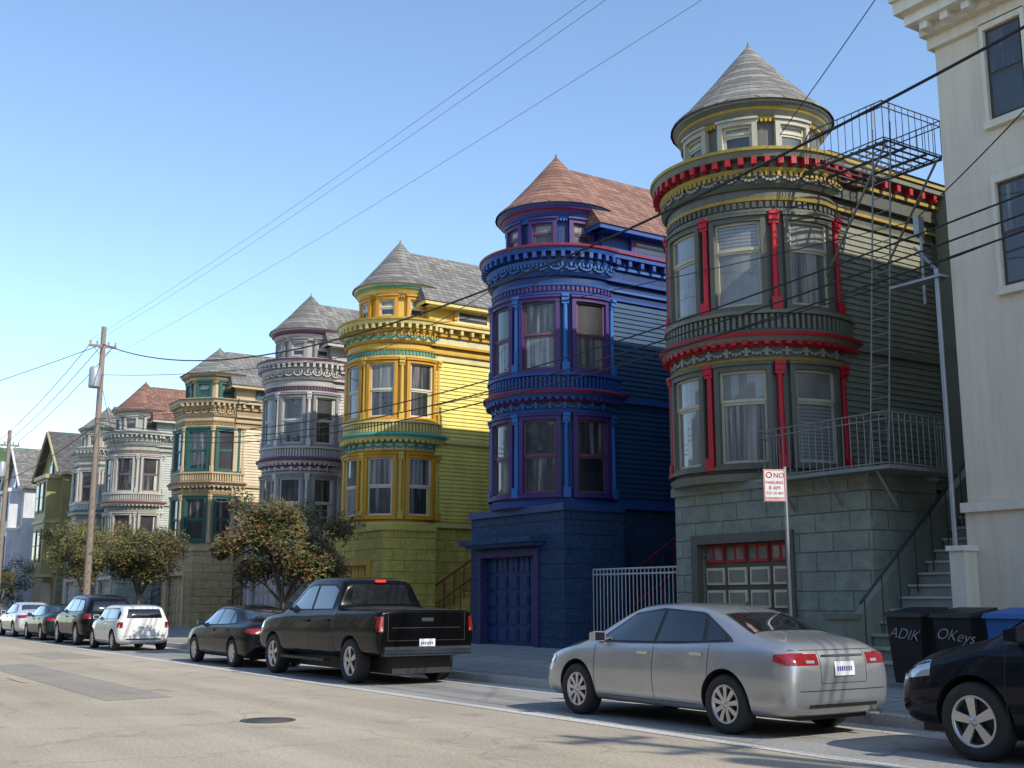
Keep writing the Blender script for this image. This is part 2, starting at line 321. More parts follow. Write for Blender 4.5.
house('lavender_victorian_house',40.6,1.55,CD,rot=14,peak=13.2,ridge=12.9,kinds=['dark','lace'])
house('cream_victorian_house',51.0,1.75,CE,poly=True,peak=13.0,ridge=12.9,kinds=['dark','lace'])
house('pale_green_victorian_house',63.0,1.7,CF,rot=14,peak=13.3,kinds=['dark','lace'],detail=1)
house('white_victorian_house',70.8,1.7,CG,poly=True,peak=13.0,kinds=['dark'],detail=1)
def gable_house(name,ya,yb,xf,h,hr,wallm,trimm,roofm,basem,bay=True,z0=.2,face=-1,depth=12,casing=None):
    E=empty(name); W,T,G,R=MB(),MB(),MB(),MB(); casing=casing or trimm
    X=lambda d:xf+face*d
    def bx(mb,d0,d1,a,b,c,d_,m): mb.box(min(X(d0),X(d1)),max(X(d0),X(d1)),a,b,c,d_,m)
    bx(W,0,-depth,ya,yb,3.2,h,wallm); bx(W,.02,-depth,ya-.02,yb+.02,z0,3.2,basem)
    ym=(ya+yb)/2
    for d_ in(0,-depth): W.face([(X(d_),ya,h),(X(d_),yb,h),(X(d_),ym,hr)],wallm)
    for s_,yy in((-1,ya),(1,yb)):
        R.mesh([(X(.45),yy+s_*.35,h-.25),(X(-depth-.3),yy+s_*.35,h-.25),(X(-depth-.3),ym,hr+.12),(X(.45),ym,hr+.12),(X(.45),yy+s_*.35,h-.42),(X(-depth-.3),yy+s_*.35,h-.42),(X(-depth-.3),ym,hr-.05),(X(.45),ym,hr-.05)],[(0,1,2,3),(4,7,6,5),(0,3,7,4),(1,5,6,2),(0,4,5,1)],roofm)
        T.tube((X(.47),yy+s_*.34,h-.33),(X(.47),ym,hr+.03),.09,trimm,n=6)
    for zz in(3.2,6.4,h-.5): bx(T,.16,0,ya-.05,yb+.05,zz,zz+.18,trimm)
    w0,w1=ya+.12*(yb-ya),ya+.58*(yb-ya)
    if bay: bx(W,.8,0,w0,w1,3.0,h-.6,wallm); bx(T,.95,0,w0-.12,w1+.12,h-.6,h-.35,trimm); bx(T,.9,0,w0-.08,w1+.08,6.3,6.5,trimm); bx(T,.9,0,w0-.08,w1+.08,2.95,3.15,trimm)
    def wn(dd,c,w,a,b):
        bx(G,dd+.06,dd,c-w-.1,c+w+.1,a-.12,b+.12,casing); bx(G,dd+.075,dd,c-w,c+w,a,b,trimm); bx(G,dd+.083,dd,c-w+.05,c+w-.05,a+.05,(a+b)/2-.03,glass(random.choice(['dark','lace']))); bx(G,dd+.083,dd,c-w+.05,c+w-.05,(a+b)/2+.03,b-.05,glass('dark'))
    dd=.8 if bay else 0
    for a,b in((4,5.8),(7.1,8.8)):
        if b>h-.5: continue
        for t in(.3,.7): wn(dd,w0+(w1-w0)*t,.36,a,b)
        wn(0,ya+.8*(yb-ya),.4,a,b)
    wn(0,ym,.4,h-.1,h+1.1)
    bx(G,.06,0,w0+.1,w1+.1,z0+.2,2.6,casing)
    for t in(.25,.5,.75):
        q=X(-depth*t*.5)
        for a,b in((4.2,5.6),(7.2,8.6)):
            if b<h-.3: G.box(q-.4,q+.4,ya-.05,ya,a,b,trimm); G.box(q-.33,q+.33,ya-.06,ya,a+.07,b-.07,glass('dark'))
    for mb,nm in((W,'walls'),(T,'trim'),(G,'windows'),(R,'roof')): mb.obj(nm,E)
    return E
gable_house('olive_gabled_house',75.5,82.5,16,9.7,12.3,P((.34,.30,.12)),P((.5,.43,.22)),darkroof,stone((.3,.27,.15)),casing=P((.1,.07,.05)))
gable_house('white_gabled_house',85.5,92.5,15.6,9.6,12.3,P((.72,.72,.74)),P((.8,.8,.8)),grayroof,P((.6,.61,.64)),casing=P((.08,.12,.32)))
gable_house('brown_gabled_house',95,102,16,7.6,9.6,P((.2,.14,.09)),P((.4,.3,.2)),darkroof,P((.2,.13,.1)))
gable_house('green_shingled_house',108,124,15.0,12.2,15.5,P((.07,.17,.06)),P((.4,.42,.3)),shingle((.07,.13,.05)),P((.30,.07,.045)),depth=20)
yy=-42; k=0
cols_=[(.42,.38,.31),(.46,.44,.40),(.3,.33,.34),(.48,.38,.26),(.35,.3,.26),(.40,.42,.34)]
while yy<112:
    w_=7+ (k*37%5)*.4; c=cols_[k%6]; gable_house('row_house',yy,yy+w_-.25,-6.5,8.8+(k*53%7)*.25,10.8+(k*29%5)*.4,P(c),P(sc(c,1.3)),darkroof,P(sc(c,.7)),face=1); yy+=w_; k+=1

# ---- gray house extras
iron=simple('painted_iron',(.22,.22,.20),.5,.3); dark_iron=simple('dark_iron',(.05,.05,.05),.5,.3)
FE=empty('fire_escape'); M_=MB()
def railing(M_,pts,z0,z1,m,st=.14,r=.011):
    for (a,b) in zip(pts,pts[1:]):
        L=math.dist(a,b); n=max(1,int(L/st))
        for z in(z0+.04,(z1-.12),z1): M_.tube((*a,z),(*b,z),r*1.5,m,n=6)
        for i in range(n+1):
            t=i/n; x=a[0]+(b[0]-a[0])*t; y=a[1]+(b[1]-a[1])*t; M_.tube((x,y,z0),(x,y,z1),r,m,n=5)
railing(M_,[(16.0,15.2),(15.35,15.1),(15.35,12.2),(16.9,12.2),(17.2,12.6)],3.72,4.60,iron,.15,.009)
M_.box(15.33,17.2,12.18,15.2,3.66,3.72,iron)
for y in(12.5,13.6,14.7): M_.tube((15.4,y,3.66),(15.85,y,3.1),.025,iron)
railing(M_,[(17.0,15.1),(16.7,14.7),(16.7,12.95),(18.4,12.95),(18.4,14.9)],9.90,10.66,dark_iron,.17,.008)
for x in(16.72,17.3,17.9,18.35): M_.box(x,x+.05,12.95,15.0,9.85,9.89,dark_iron)
for i in range(11): M_.box(16.72,18.4,12.96+i*.19,12.985+i*.19,9.89,9.92,dark_iron)
for x in(16.8,18.3): M_.tube((x,13.0,9.85),(x+.55,15.0,7.9),.024,iron)
for y in(13.0,13.4): M_.tube((16.35,y,3.75),(16.95,y,9.9),.018,iron,n=6); M_.tube((16.95,y,9.9),(16.98,y,10.8),.018,iron,n=6)
for i in range(21):
    t=(i+.5)/21; x=16.35+.6*t; z=3.75+6.15*t; M_.tube((x,13.0,z),(x,13.4,z),.010,iron,n=5)
M_.obj('fire_escape_frame',FE)
ST=empty('entry_stairs'); M_=MB(); stn=PF((.30,.30,.26),.7); trd=PF((.50,.49,.43),.7); sx0=14.95
for i in range(18): M_.box(sx0+i*.25,21.5,11.45,12.80,.3+i*.2,.4+(i+1)*.2-.03,stn); M_.box(sx0-.04+i*.25,21.5,11.43,12.81,.37+(i+1)*.2,.41+(i+1)*.2,trd)
pr=[(sx0-.15,.3),(sx0-.15,1.0),(19.2,4.55),(21.5,4.55),(21.5,.3)]
M_.mesh([(a,12.82,b) for a,b in pr]+[(a,12.975,b) for a,b in pr],[(0,1,2,3,4),(9,8,7,6,5),(1,6,7,2),(0,5,6,1),(2,7,8,3)],CA['basetrim'])
M_.box(sx0-.3,sx0+.05,12.7,13.05,.25,1.25,CA['basetrim']); M_.box(sx0-.34,sx0+.09,12.66,13.09,1.25,1.33,CA['trim'])
M_.tube((sx0,12.6,1.5),(19.2,12.6,5.0),.022,dark_iron)
for i in range(9): M_.tube((sx0+.1+i*.45,12.6,.6+i*.36),(sx0+.1+i*.45,12.6,1.56+i*.37),.012,dark_iron,n=5)
M_.obj('steps',ST)
M_=MB(); M_.box(20.9,29.5,11.3,15.02,.3,10.3,CA['siding']); M_.box(20.84,20.9,11.9,12.9,3.9,6.0,P((.4,.02,.03))); M_.box(20.8,20.9,11.7,11.9,3.9,6.8,P((.4,.02,.03))); M_.box(20.8,20.9,12.9,13.1,3.9,6.8,P((.4,.02,.03))); M_.obj('entry_porch',ST)

# ---- beige building (right)
BB=empty('beige_apartment_building'); W=MB(); be=PF((.70,.60,.46),.6,.06); be2=PF((.74,.66,.53),.6,.06); wh=PF((.78,.73,.63))
W.box(16,30,-14,11.25,3.05,11.2,be); W.box(15.94,30,-14,11.27,.2,2.9,be); W.box(15.86,30,-14,11.30,2.9,3.05,be2)
W.box(15.9,30.1,-14,11.33,10.75,10.95,be2); W.box(15.75,30.1,-14,11.36,10.95,11.1,be2); W.box(15.45,30.1,-14,11.42,11.1,11.28,wh); W.box(15.28,30.1,-14,11.5,11.28,11.5,be2); W.box(15.2,30.1,-14,11.53,11.5,11.58,wh)
for i in range(60): W.box(15.55,15.9,11.05-i*.4,11.2-i*.4,10.97,11.1,wh)
W.obj('walls_and_cornice',BB)
G=MB()
for yy in(9.95,7.9,5.2,2.5,-1,-4,-8):
    for z0,z1 in((4.0,5.75),(6.35,8.05),(9.1,10.65)):
        if z0<5 and yy>7: continue
        w=.33 if yy>9 else .5
        for k,(a,b,c,d,m) in enumerate(((yy-w-.07,yy+w+.07,z1,z1+.12,be2),(yy-w-.12,yy+w+.12,z0-.12,z0,be2),(yy-w-.07,yy-w,z0,z1,be2),(yy+w,yy+w+.07,z0,z1,be2))): G.box(15.90,16.02,a,b,c,d,m)
        zm=(z0+z1)/2
        br=P((.10,.08,.07))
        G.box(15.975,16.01,yy-w,yy+w,z0,z1,br); G.box(15.965,16.0,yy-w+.06,yy+w-.06,z0+.06,zm-.03,glass('dark')); G.box(15.96,16.0,yy-w+.06,yy+w-.06,zm+.03,z1-.06,glass('lace'))
G.obj('windows',BB)
M_=MB(); M_.box(15.62,15.95,11.12,11.38,.2,2.3,be2); M_.box(15.58,16.0,11.08,11.41,2.3,2.38,wh); M_.obj('entry_pier',BB)
M_=MB(); pg=simple('galvanised_pipe',(.33,.34,.34),.45,.6)
M_.tube((15.85,11.42,2.3),(15.85,11.42,6.9),.04,pg); M_.tube((15.85,11.42,6.9),(16.5,12.3,7.6),.028,pg); M_.tube((16.3,12.0,6.5),(16.3,12.0,7.9),.028,pg); M_.box(15.78,16.05,11.3,12.3,6.75,6.79,pg); M_.box(16.22,16.36,11.97,12.08,7.7,8.05,pg)
M_.obj('service_mast',BB)

M_=MB(); wi=simple('white_iron',(.6,.6,.57),.5); railing(M_,[(16.6,18.05),(16.6,21.8)],.45,2.25,wi,.13,.014); M_.obj('iron_fence')

# ------------------------------------------------------------------ ground
def sheetmat(name,c1,c2,kind):
    m,nt,b=newmat(name); co=objco(nt)
    big=noise(nt,co,.35,8,.6); fine=noise(nt,co,26,5,.8)
    col=ramp(nt,big,[(.3,c1),(.7,c2)])
    out=mixm(nt,col,ramp(nt,fine,[(.3,(.5,.5,.5)),(.7,(1.4,1.4,1.4))]),.85)
    mp=N(nt,'ShaderNodeMapping'); mp.inputs['Scale'].default_value=(1.1,.05,1); nt.links.new(co,mp.inputs[0])
    out=mixm(nt,out,ramp(nt,noise(nt,mp.outputs[0],1,5),[(.35,(.80,.80,.80)),(.65,(1.12,1.12,1.1))]),.7)
    h=fine
    if kind=='walk':
        br=N(nt,'ShaderNodeTexBrick'); br.offset=0; nt.links.new(co,br.inputs['Vector']); br.inputs['Scale'].default_value=1
        br.inputs['Brick Width'].default_value=.95; br.inputs['Row Height'].default_value=.95; br.inputs['Mortar Size'].default_value=.012
        m3=N(nt,'ShaderNodeMixRGB',blend_type='MIX'); nt.links.new(br.outputs['Fac'],m3.inputs[0]); nt.links.new(out,m3.inputs[1]); m3.inputs[2].default_value=(.07,.07,.065,1); out=m3.outputs[0]
    else:
        vo=N(nt,'ShaderNodeTexVoronoi',feature='DISTANCE_TO_EDGE'); vo.inputs['Scale'].default_value=.30
        ad=N(nt,'ShaderNodeVectorMath',operation='ADD'); nz=N(nt,'ShaderNodeTexNoise'); nz.inputs['Scale'].default_value=1.1; nz.inputs['Detail'].default_value=8
        nt.links.new(co,nz.inputs['Vector']); nt.links.new(co,ad.inputs[0]); nt.links.new(nz.outputs['Color'],ad.inputs[1]); nt.links.new(ad.outputs[0],vo.inputs['Vector'])
        out=mixm(nt,out,ramp(nt,vo.outputs['Distance'],[(.0,(.55,.55,.55)),(.010,(1,1,1))]),.45)
        out=mixm(nt,out,ramp(nt,noise(nt,co,.9,3),[(.60,(1,1,1)),(.74,(.70,.70,.71))]),1)
    nt.links.new(out,b.inputs['Base Color']); b.inputs['Roughness'].default_value=.9; b.inputs['Specular IOR Level'].default_value=.2
    bump(nt,b,h,.6,.014); return m
asph=sheetmat('asphalt',(.38,.325,.25),(.47,.405,.32),'road'); lane=sheetmat('parking_lane',(.26,.25,.235),(.34,.33,.31),'road'); walk=sheetmat('sidewalk_concrete',(.28,.27,.25),(.37,.355,.33),'walk'); gut=sheetmat('gutter_concrete',(.48,.46,.42),(.58,.56,.52),'x')
patchm=sheetmat('asphalt_patch',(.29,.26,.22),(.34,.31,.265),'road')
gnd=sheetmat('earth',(.14,.13,.09),(.19,.18,.13),'x')
def sheet(name,pts,m):
    b=MB(); b.face(pts,m); return b.obj(name)
sheet('ground',[(-900,-900,-.03),(1500,-900,-.03),(1500,1500,-.03),(-900,1500,-.03)],gnd)
sheet('road',[(-2.2,-60,0),(12,-60,0),(12,400,0),(-2.2,400,0)],asph)
sheet('parking_lane_surface',[(9.35,-60,.004),(11.5,-60,.004),(11.5,400,.004),(9.35,400,.004)],lane)
sheet('gutter',[(11.45,-60,.008),(12.0,-60,.008),(12.0,400,.008),(11.45,400,.008)],gut)
sheet('lane_joint',[(9.14,-60,.006),(9.36,-60,.006),(9.36,400,.006),(9.14,400,.006)],gut)
sheet('road_patch',[(4.9,19,.004),(6.0,19.2,.004),(6.1,31,.004),(4.95,30.6,.004)],patchm)
sheet('road_patch',[(7.0,33,.004),(8.4,33,.004),(8.4,37,.004),(7.0,37.2,.004)],patchm)
M_=MB(); M_.lathe((5.9,14.8,.004),(0,0,1),[(.36,0),(.36,.004),(.30,.004),(.30,.001),(.28,.001),(.28,.004),(0,.004)],simple('cast_iron',(.09,.085,.08),.7,.3),n=32); M_.obj('manhole_cover')
b=MB(); kb=gut
b.box(12.0,12.16,-60,400,-.02,.15,kb); b.obj('kerb')
b=MB(); b.face([(12.16,-60,.146),(15.8,-60,.45),(15.8,400,.45),(12.16,400,.146)],walk); b.face([(15.8,-60,.45),(45,-60,.45),(45,400,.45),(15.8,400,.45)],walk); b.obj('sidewalk')
b=MB(); b.box(-2.36,-2.2,-60,400,-.02,.15,kb); b.face([(-7,-60,.14),(-2.36,-60,.14),(-2.36,400,.14),(-7,400,.14)],walk); b.obj('opposite_sidewalk')
b=MB(); ym_=newmat('worn_yellow_paint'); nt=ym_[1]; nt.links.new(ramp(nt,noise(nt,objco(nt),9,6,.8),[(.48,(.40,.34,.25)),(.58,(.55,.40,.12))]),ym_[2].inputs['Base Color']); ym_[2].inputs['Roughness'].default_value=.9
for k in range(8): b.face([(4.6,24+k*6,.009),(4.7,24+k*6,.009),(4.7,25.6+k*6,.009),(4.6,25.6+k*6,.009)],ym_[0])
b.obj('lane_marking')

# ------------------------------------------------------------------ cars
blk=simple('black_plastic',(.02,.02,.02),.55); tyre=simple('tyre_rubber',(.025,.025,.025),.8); rimm=simple('alloy',(.55,.56,.58),.28,.9); chrome=simple('chrome',(.7,.7,.7),.12,1)
cglass=simple('car_glass',(.010,.012,.013),.04,0,1); redl=simple('tail_light',(.22,.006,.008),.12,0,1); clearl=simple('head_light',(.42,.44,.47),.08,.4,1); plate=simple('plate',(.7,.7,.72),.5)
litred=newmat('brake_lamp')[0]; litred.node_tree.nodes['Principled BSDF'].inputs['Base Color'].default_value=(.6,.01,.01,1); litred.node_tree.nodes['Principled BSDF'].inputs['Emission Color'].default_value=(1,.05,.03,1); litred.node_tree.nodes['Principled BSDF'].inputs['Emission Strength'].default_value=.8
PROF={}
PROF['sedan']=dict(st=[(-2.42,.60,.42,.70,.78,.42),(-2.38,.80,.30,.84,.95,.60),(-2.22,.88,.22,.95,1.06,.68),(-1.9,.90,.20,.97,1.11,.68),(-1.62,.905,.20,.98,1.15,.66),(-1.1,.91,.20,.98,1.37,.60),(-.65,.91,.20,.97,1.455,.60),(-.1,.91,.20,.96,1.48,.60),(.35,.91,.20,.95,1.455,.60),(.62,.91,.20,.94,1.38,.60),(1.30,.90,.20,.92,1.06,.68),(1.55,.90,.20,.89,.99,.68),(1.95,.88,.20,.82,.92,.66),(2.2,.82,.22,.70,.82,.60),(2.33,.70,.28,.58,.70,.50),(2.38,.52,.36,.52,.60,.35)],
 ax=(-1.42,1.42),wr=.335,
 trim=([(1.10,.965),(.3,.965),(-.6,.985),(-1.5,1.03)],[(1.04,1.0),(.42,1.34),(-.1,1.405),(-.85,1.36),(-1.44,1.07)]),
 win=[([(.98,.99),(-.14,1.0)],[(.42,1.31),(.2,1.35),(-.14,1.375)]),([(-.20,1.0),(-1.02,1.025)],[(-.20,1.375),(-.6,1.36),(-.88,1.32)]),([(-1.08,1.03),(-1.38,1.045)],[(-.95,1.30),(-1.33,1.09)])],
 ws=((1.20,.66),(.62,.52)),rw=((-1.66,.62),(-1.08,.50)),
 seams=[(1.02,.30,.97),(-.17,.28,.98),(-1.16,.62,1.0)],handles=[(.0,.86),(-.98,.88)],
 tail=[(.40,.79,.80,.92)],tailside=(-2.34,-2.16,.80,.93),head=[(.42,.74,.58,.70)],headside=(1.95,2.24,.62,.76),mirror=(.93,1.02),plate=.68,bump=.52)
PROF['pickup']=dict(st=[(-2.98,.93,.55,1.20,1.28,.88),(-2.95,.98,.50,1.27,1.33,.93),(-2.8,1.0,.48,1.30,1.345,.94),(-1.3,1.0,.45,1.29,1.34,.94),(-1.14,1.0,.45,1.29,1.35,.93),(-1.09,1.0,.42,1.28,1.75,.72),(-1.02,1.0,.42,1.27,1.87,.72),(-.8,1.0,.42,1.26,1.93,.72),(-.2,1.0,.42,1.25,1.95,.72),(.45,1.0,.42,1.24,1.94,.72),(.75,1.0,.42,1.24,1.86,.72),(1.42,1.0,.42,1.22,1.36,.82),(1.65,1.0,.42,1.20,1.30,.84),(2.3,.99,.42,1.16,1.25,.82),(2.66,.97,.42,1.02,1.19,.78),(2.78,.90,.45,.85,1.05,.7),(2.82,.8,.5,.78,.9,.6)],
 ax=(-1.85,1.85),wr=.40,
 trim=([(1.28,1.28),(.5,1.29),(-1.0,1.31)],[(1.22,1.31),(.62,1.72),(.2,1.80),(-.75,1.79),(-1.0,1.70)]),
 win=[([(1.10,1.31),(.05,1.32)],[(.56,1.71),(.3,1.76),(.05,1.765)]),([(-.05,1.32),(-.92,1.33)],[(-.05,1.765),(-.7,1.76),(-.92,1.68)])],
 ws=((1.32,.78),(.78,.62)),rw=None,backwin=(.58,1.42,1.78),
 seams=[(1.2,.5,1.28),(0,.5,1.30),(-.98,.5,1.3),(-1.12,.55,1.3)],handles=[(.12,1.1),(-.82,1.12)],
 tail=[(.87,.96,.94,1.20)],tailside=(-2.94,-2.88,.94,1.19),head=[(.5,.85,.85,1.0)],headside=(2.4,2.7,.88,1.05),mirror=(1.12,1.36),plate=.66,bump=.62,bed=True)
PROF['hatch']=dict(st=[(-1.80,.62,.38,.80,.98,.5),(-1.75,.78,.26,.88,1.18,.58),(-1.6,.83,.2,.93,1.34,.62),(-1.3,.84,.18,.93,1.40,.64),(-.3,.84,.18,.92,1.42,.64),(.3,.84,.18,.92,1.405,.64),(.5,.84,.18,.92,1.35,.63),(.98,.84,.18,.91,1.0,.68),(1.3,.83,.18,.87,.94,.64),(1.62,.78,.2,.75,.86,.55),(1.78,.66,.28,.6,.7,.45),(1.83,.5,.35,.52,.6,.3)],
 ax=(-1.2,1.25),wr=.31,trim=([(.92,.94),(-1.62,.97)],[(.86,.97),(.45,1.28),(-1.3,1.30),(-1.6,1.15)]),
 win=[([(.8,.96),(-.28,.965)],[(.44,1.25),(-.28,1.275)]),([(-.34,.97),(-1.5,.985)],[(-.34,1.275),(-1.4,1.26)])],
 ws=((.92,.62),(.5,.52)),rw=None,backwin=(.5,1.0,1.27),seams=[(.78,.3,.94),(-.45,.3,.95)],handles=[(-.35,.82)],tail=[(.64,.74,.70,.88)],tailside=(-1.72,-1.66,.70,.88),head=[(.4,.6,.6,.72)],headside=(1.5,1.66,.64,.8),mirror=(.72,1.0),plate=.62,bump=.45)
PROF['suv']=dict(st=[(-2.35,.66,.45,.9,1.05,.5),(-2.28,.84,.35,1.0,1.35,.6),(-2.05,.91,.28,1.08,1.58,.62),(-1.6,.93,.26,1.08,1.67,.64),(-.5,.93,.26,1.07,1.71,.64),(.25,.93,.26,1.06,1.69,.64),(.5,.93,.26,1.06,1.62,.64),(1.2,.93,.26,1.04,1.18,.74),(1.5,.92,.26,1.0,1.11,.72),(1.95,.90,.26,.90,1.03,.68),(2.25,.82,.28,.78,.92,.58),(2.36,.66,.36,.65,.78,.45),(2.4,.5,.45,.6,.68,.3)],
 ax=(-1.38,1.38),wr=.37,trim=([(1.08,1.09),(-2.0,1.14)],[(1.0,1.12),(.4,1.50),(-.4,1.57),(-1.6,1.53),(-1.95,1.28)]),
 win=[([(.9,1.115),(-.1,1.125)],[(.38,1.47),(.1,1.52),(-.1,1.535)]),([(-.17,1.125),(-1.1,1.14)],[(-.17,1.535),(-1.0,1.52)]),([(-1.17,1.14),(-1.85,1.155)],[(-1.1,1.51),(-1.6,1.48),(-1.82,1.27)])],
 ws=((1.1,.7),(.5,.55)),rw=None,backwin=(.55,1.15,1.45),seams=[(1.0,.36,1.1),(-.13,.36,1.1),(-1.15,.6,1.12)],handles=[(0,.95),(-1.0,.97)],tail=[(.64,.8,.88,1.06)],tailside=(-2.25,-2.1,.88,1.06),head=[(.40,.78,.70,.84)],headside=(1.85,2.22,.72,.90),mirror=(.85,1.17),plate=.75,bump=.55)
DG=lambda: bpy.context.evaluated_depsgraph_get()
def car(name,kind,x,y,col,scale=1,rough=.3,metal=0,z=0,rz=0,rimc=None,ns=10,plastic=False):
    Pf=PROF[kind]; pm,nt,b_=newmat('car_paint'); b_.inputs['Base Color'].default_value=(*col,1)
    co=objco(nt); nt.links.new(ramp(nt,noise(nt,co,2,6),[(.35,sc(col,.93)),(.65,sc(col,1.04))]),b_.inputs['Base Color'])
    dark=max(col)<.1
    b_.inputs['Metallic'].default_value=metal; b_.inputs['Coat Weight'].default_value=.45 if dark else 1; b_.inputs['Coat Roughness'].default_value=.03; b_.inputs['Coat IOR'].default_value=1.4
    if dark: b_.inputs['Specular IOR Level'].default_value=.08
    nt.links.new(ramp(nt,noise(nt,co,1.5,6),[(.3,(rough,)*3),(.75,(rough*1.5,)*3)]),b_.inputs['Roughness'])
    E=empty(name,(x,y,z),rz,scale)
    half=[]
    for (yy,w,zb,zs,zt,wt) in Pf['st']:
        L=lambda a,b,t:a+(b-a)*t
        half.append([(0,yy,zb),(.8*w,yy,zb),(.955*w,yy,zb+.05),(w,yy,L(zb,zs,.4)),(w,yy,L(zb,zs,.62)),(.975*w,yy,L(zb,zs,.88)),(.94*w,yy,zs),(L(.93*w,wt,.55),yy,L(zs,zt-.05,.55)),(wt,yy,zt-.055),(wt*.86,yy,zt-.015),(wt*.5,yy,zt-.002),(0,yy,zt)])
    K=len(half[0]); ring=[h+[(-p[0],p[1],p[2]) for p in h[-2:0:-1]] for h in half]; n=len(ring[0])
    vs=[p for r_ in ring for p in r_]; fs=[]
    for i in range(len(ring)-1):
        for j in range(n): fs.append((i*n+j,i*n+(j+1)%n,(i+1)*n+(j+1)%n,(i+1)*n+j))
    for base,fl in((0,False),((len(ring)-1)*n,True)):
        for j in range(K-1):
            q=[j,j+1,(n-j-1)%n,(n-j)%n]; q=list(dict.fromkeys(q)); q=[base+k for k in q]
            fs.append(tuple(q if not fl else q[::-1]))
    me=D.meshes.new('shell'); me.from_pydata(vs,[],fs); me.materials.append(pm); me.materials.append(blk)
    bm=bmesh.new(); bm.from_mesh(me); bmesh.ops.recalc_face_normals(bm,faces=bm.faces[:])
    cl=bm.edges.layers.float.get('crease_edge') or bm.edges.layers.float.new('crease_edge')
    bm.verts.ensure_lookup_table()
    for e in bm.edges:
        a,b=e.verts[0].index,e.verts[1].index
        if a//n!=b//n and a%n==b%n and (a%n) in (6,n-6): e[cl]=.55
        if a//n!=b//n and a%n==b%n and (a%n) in (4,n-4): e[cl]=.35
    bm.to_mesh(me); bm.free()
    o=D.objects.new('tmp_shell',me); COL.objects.link(o)
    s=o.modifiers.new('s','SUBSURF'); s.levels=3 if y<24 else 2; s.render_levels=s.levels
    wr=Pf['wr']; cut=MB()
    for ay in Pf['ax']: cut.lathe((-1.5,ay,wr*1.02),(1,0,0),[(.0,0),(wr+.055,0),(wr+.055,3),(0,3)],blk,n=40)
    co_=cut.obj('tmp_cut'); co_.data.materials.clear(); co_.data.materials.append(pm); co_.data.materials.append(blk)
    for p in co_.data.polygons: p.material_index=1
    bm=bmesh.new(); bm.from_mesh(co_.data); bmesh.ops.remove_doubles(bm,verts=bm.verts[:],dist=1e-4); bmesh.ops.recalc_face_normals(bm,faces=bm.faces[:]); bm.to_mesh(co_.data); bm.free()
    nb=D.meshes.new_from_object(o.evaluated_get(DG())); bvh=BVHTree.FromPolygons([v.co for v in nb.vertices],[tuple(p.vertices) for p in nb.polygons])
    bo=o.modifiers.new('b','BOOLEAN'); bo.operation='DIFFERENCE'; bo.object=co_; bo.solver='EXACT'
    fin=D.meshes.new_from_object(o.evaluated_get(DG()))
    if len(fin.polygons)<50: fin=nb
    for p in fin.polygons: p.use_smooth=True
    fin.set_sharp_from_angle(angle=rad(40))
    D.objects.remove(o); D.objects.remove(co_)
    body=D.objects.new('body',fin); COL.objects.link(body); body.parent=E
    A=MB()
    def res(pl,t):
        L=[0]
        for a,b in zip(pl,pl[1:]): L.append(L[-1]+math.dist(a,b))
        d=t*L[-1]
        for i in range(len(pl)-1):
            if d<=L[i+1]+1e-9:
                q=(d-L[i])/max(1e-9,L[i+1]-L[i]); return tuple(pl[i][k]+(pl[i+1][k]-pl[i][k])*q for k in(0,1))
        return pl[-1]
    def patch(low,top,m,off,mode,nu=14,nv=6):
        g=[]
        for j in range(nv+1):
            for i in range(nu+1):
                a=res(low,i/nu); b=res(top,i/nu); p=(a[0]+(b[0]-a[0])*j/nv,a[1]+(b[1]-a[1])*j/nv)
                if mode in(1,-1): org=Vector((3*mode,p[0],p[1])); d=Vector((-mode,0,0))
                elif mode=='top': org=Vector((p[0],p[1],4)); d=Vector((0,0,-1))
                elif mode=='rear': org=Vector((p[0],-5,p[1])); d=Vector((0,1,0))
                else: org=Vector((p[0],5,p[1])); d=Vector((0,-1,0))
                h=bvh.ray_cast(org,d)
                g.append(None if h[0] is None else h[0]+(h[1] if h[1].dot(d)<0 else -h[1])*off)
        w=nu+1; vs2=[q or Vector((0,0,.6)) for q in g]; f2=[]
        for j in range(nv):
            for i in range(nu):
                q=(j*w+i,j*w+i+1,(j+1)*w+i+1,(j+1)*w+i)
                if all(g[k] is not None for k in q): f2.append(q)
        A.mesh(vs2,f2,m,True)
    for sd in(1,-1):
        patch(*Pf['trim'],blk,.003,sd,30,8)
        for w in Pf['win']: patch(*w,cglass,.007,sd,14,6)
        for (yy,z0,z1) in Pf['seams']: patch([(yy-.004,z0),(yy+.004,z0)],[(yy-.004,z1),(yy+.004,z1)],blk,.002,sd,1,12)
        zz=Pf['seams'][0][1]; patch([(Pf['ax'][1]-.5,zz-.003),(Pf['ax'][0]+.5,zz-.003)],[(Pf['ax'][1]-.5,zz+.003),(Pf['ax'][0]+.5,zz+.003)],blk,.002,sd,20,1)
        a,b,c,d_=Pf['tailside']; patch([(a,c),(b,c+.04)],[(a,d_),(b,d_-.02)],redl,.006,sd,6,4)
        a,b,c,d_=Pf['headside']; patch([(a,c+.05),(b,c)],[(a,d_+.02),(b,d_-.04)],clearl,.006,sd,6,4)
        for (hy,hz) in Pf['handles']:
            h=bvh.ray_cast(Vector((3*sd,hy,hz)),Vector((-sd,0,0)))
            if h[0]: xx=h[0].x; A.box(min(xx,xx+.035*sd),max(xx,xx+.035*sd),hy-.1,hy+.1,hz-.015,hz+.018,pm if not metal else chrome)
        my,mz=Pf['mirror']; h=bvh.ray_cast(Vector((3*sd,my,mz)),Vector((-sd,0,0)))
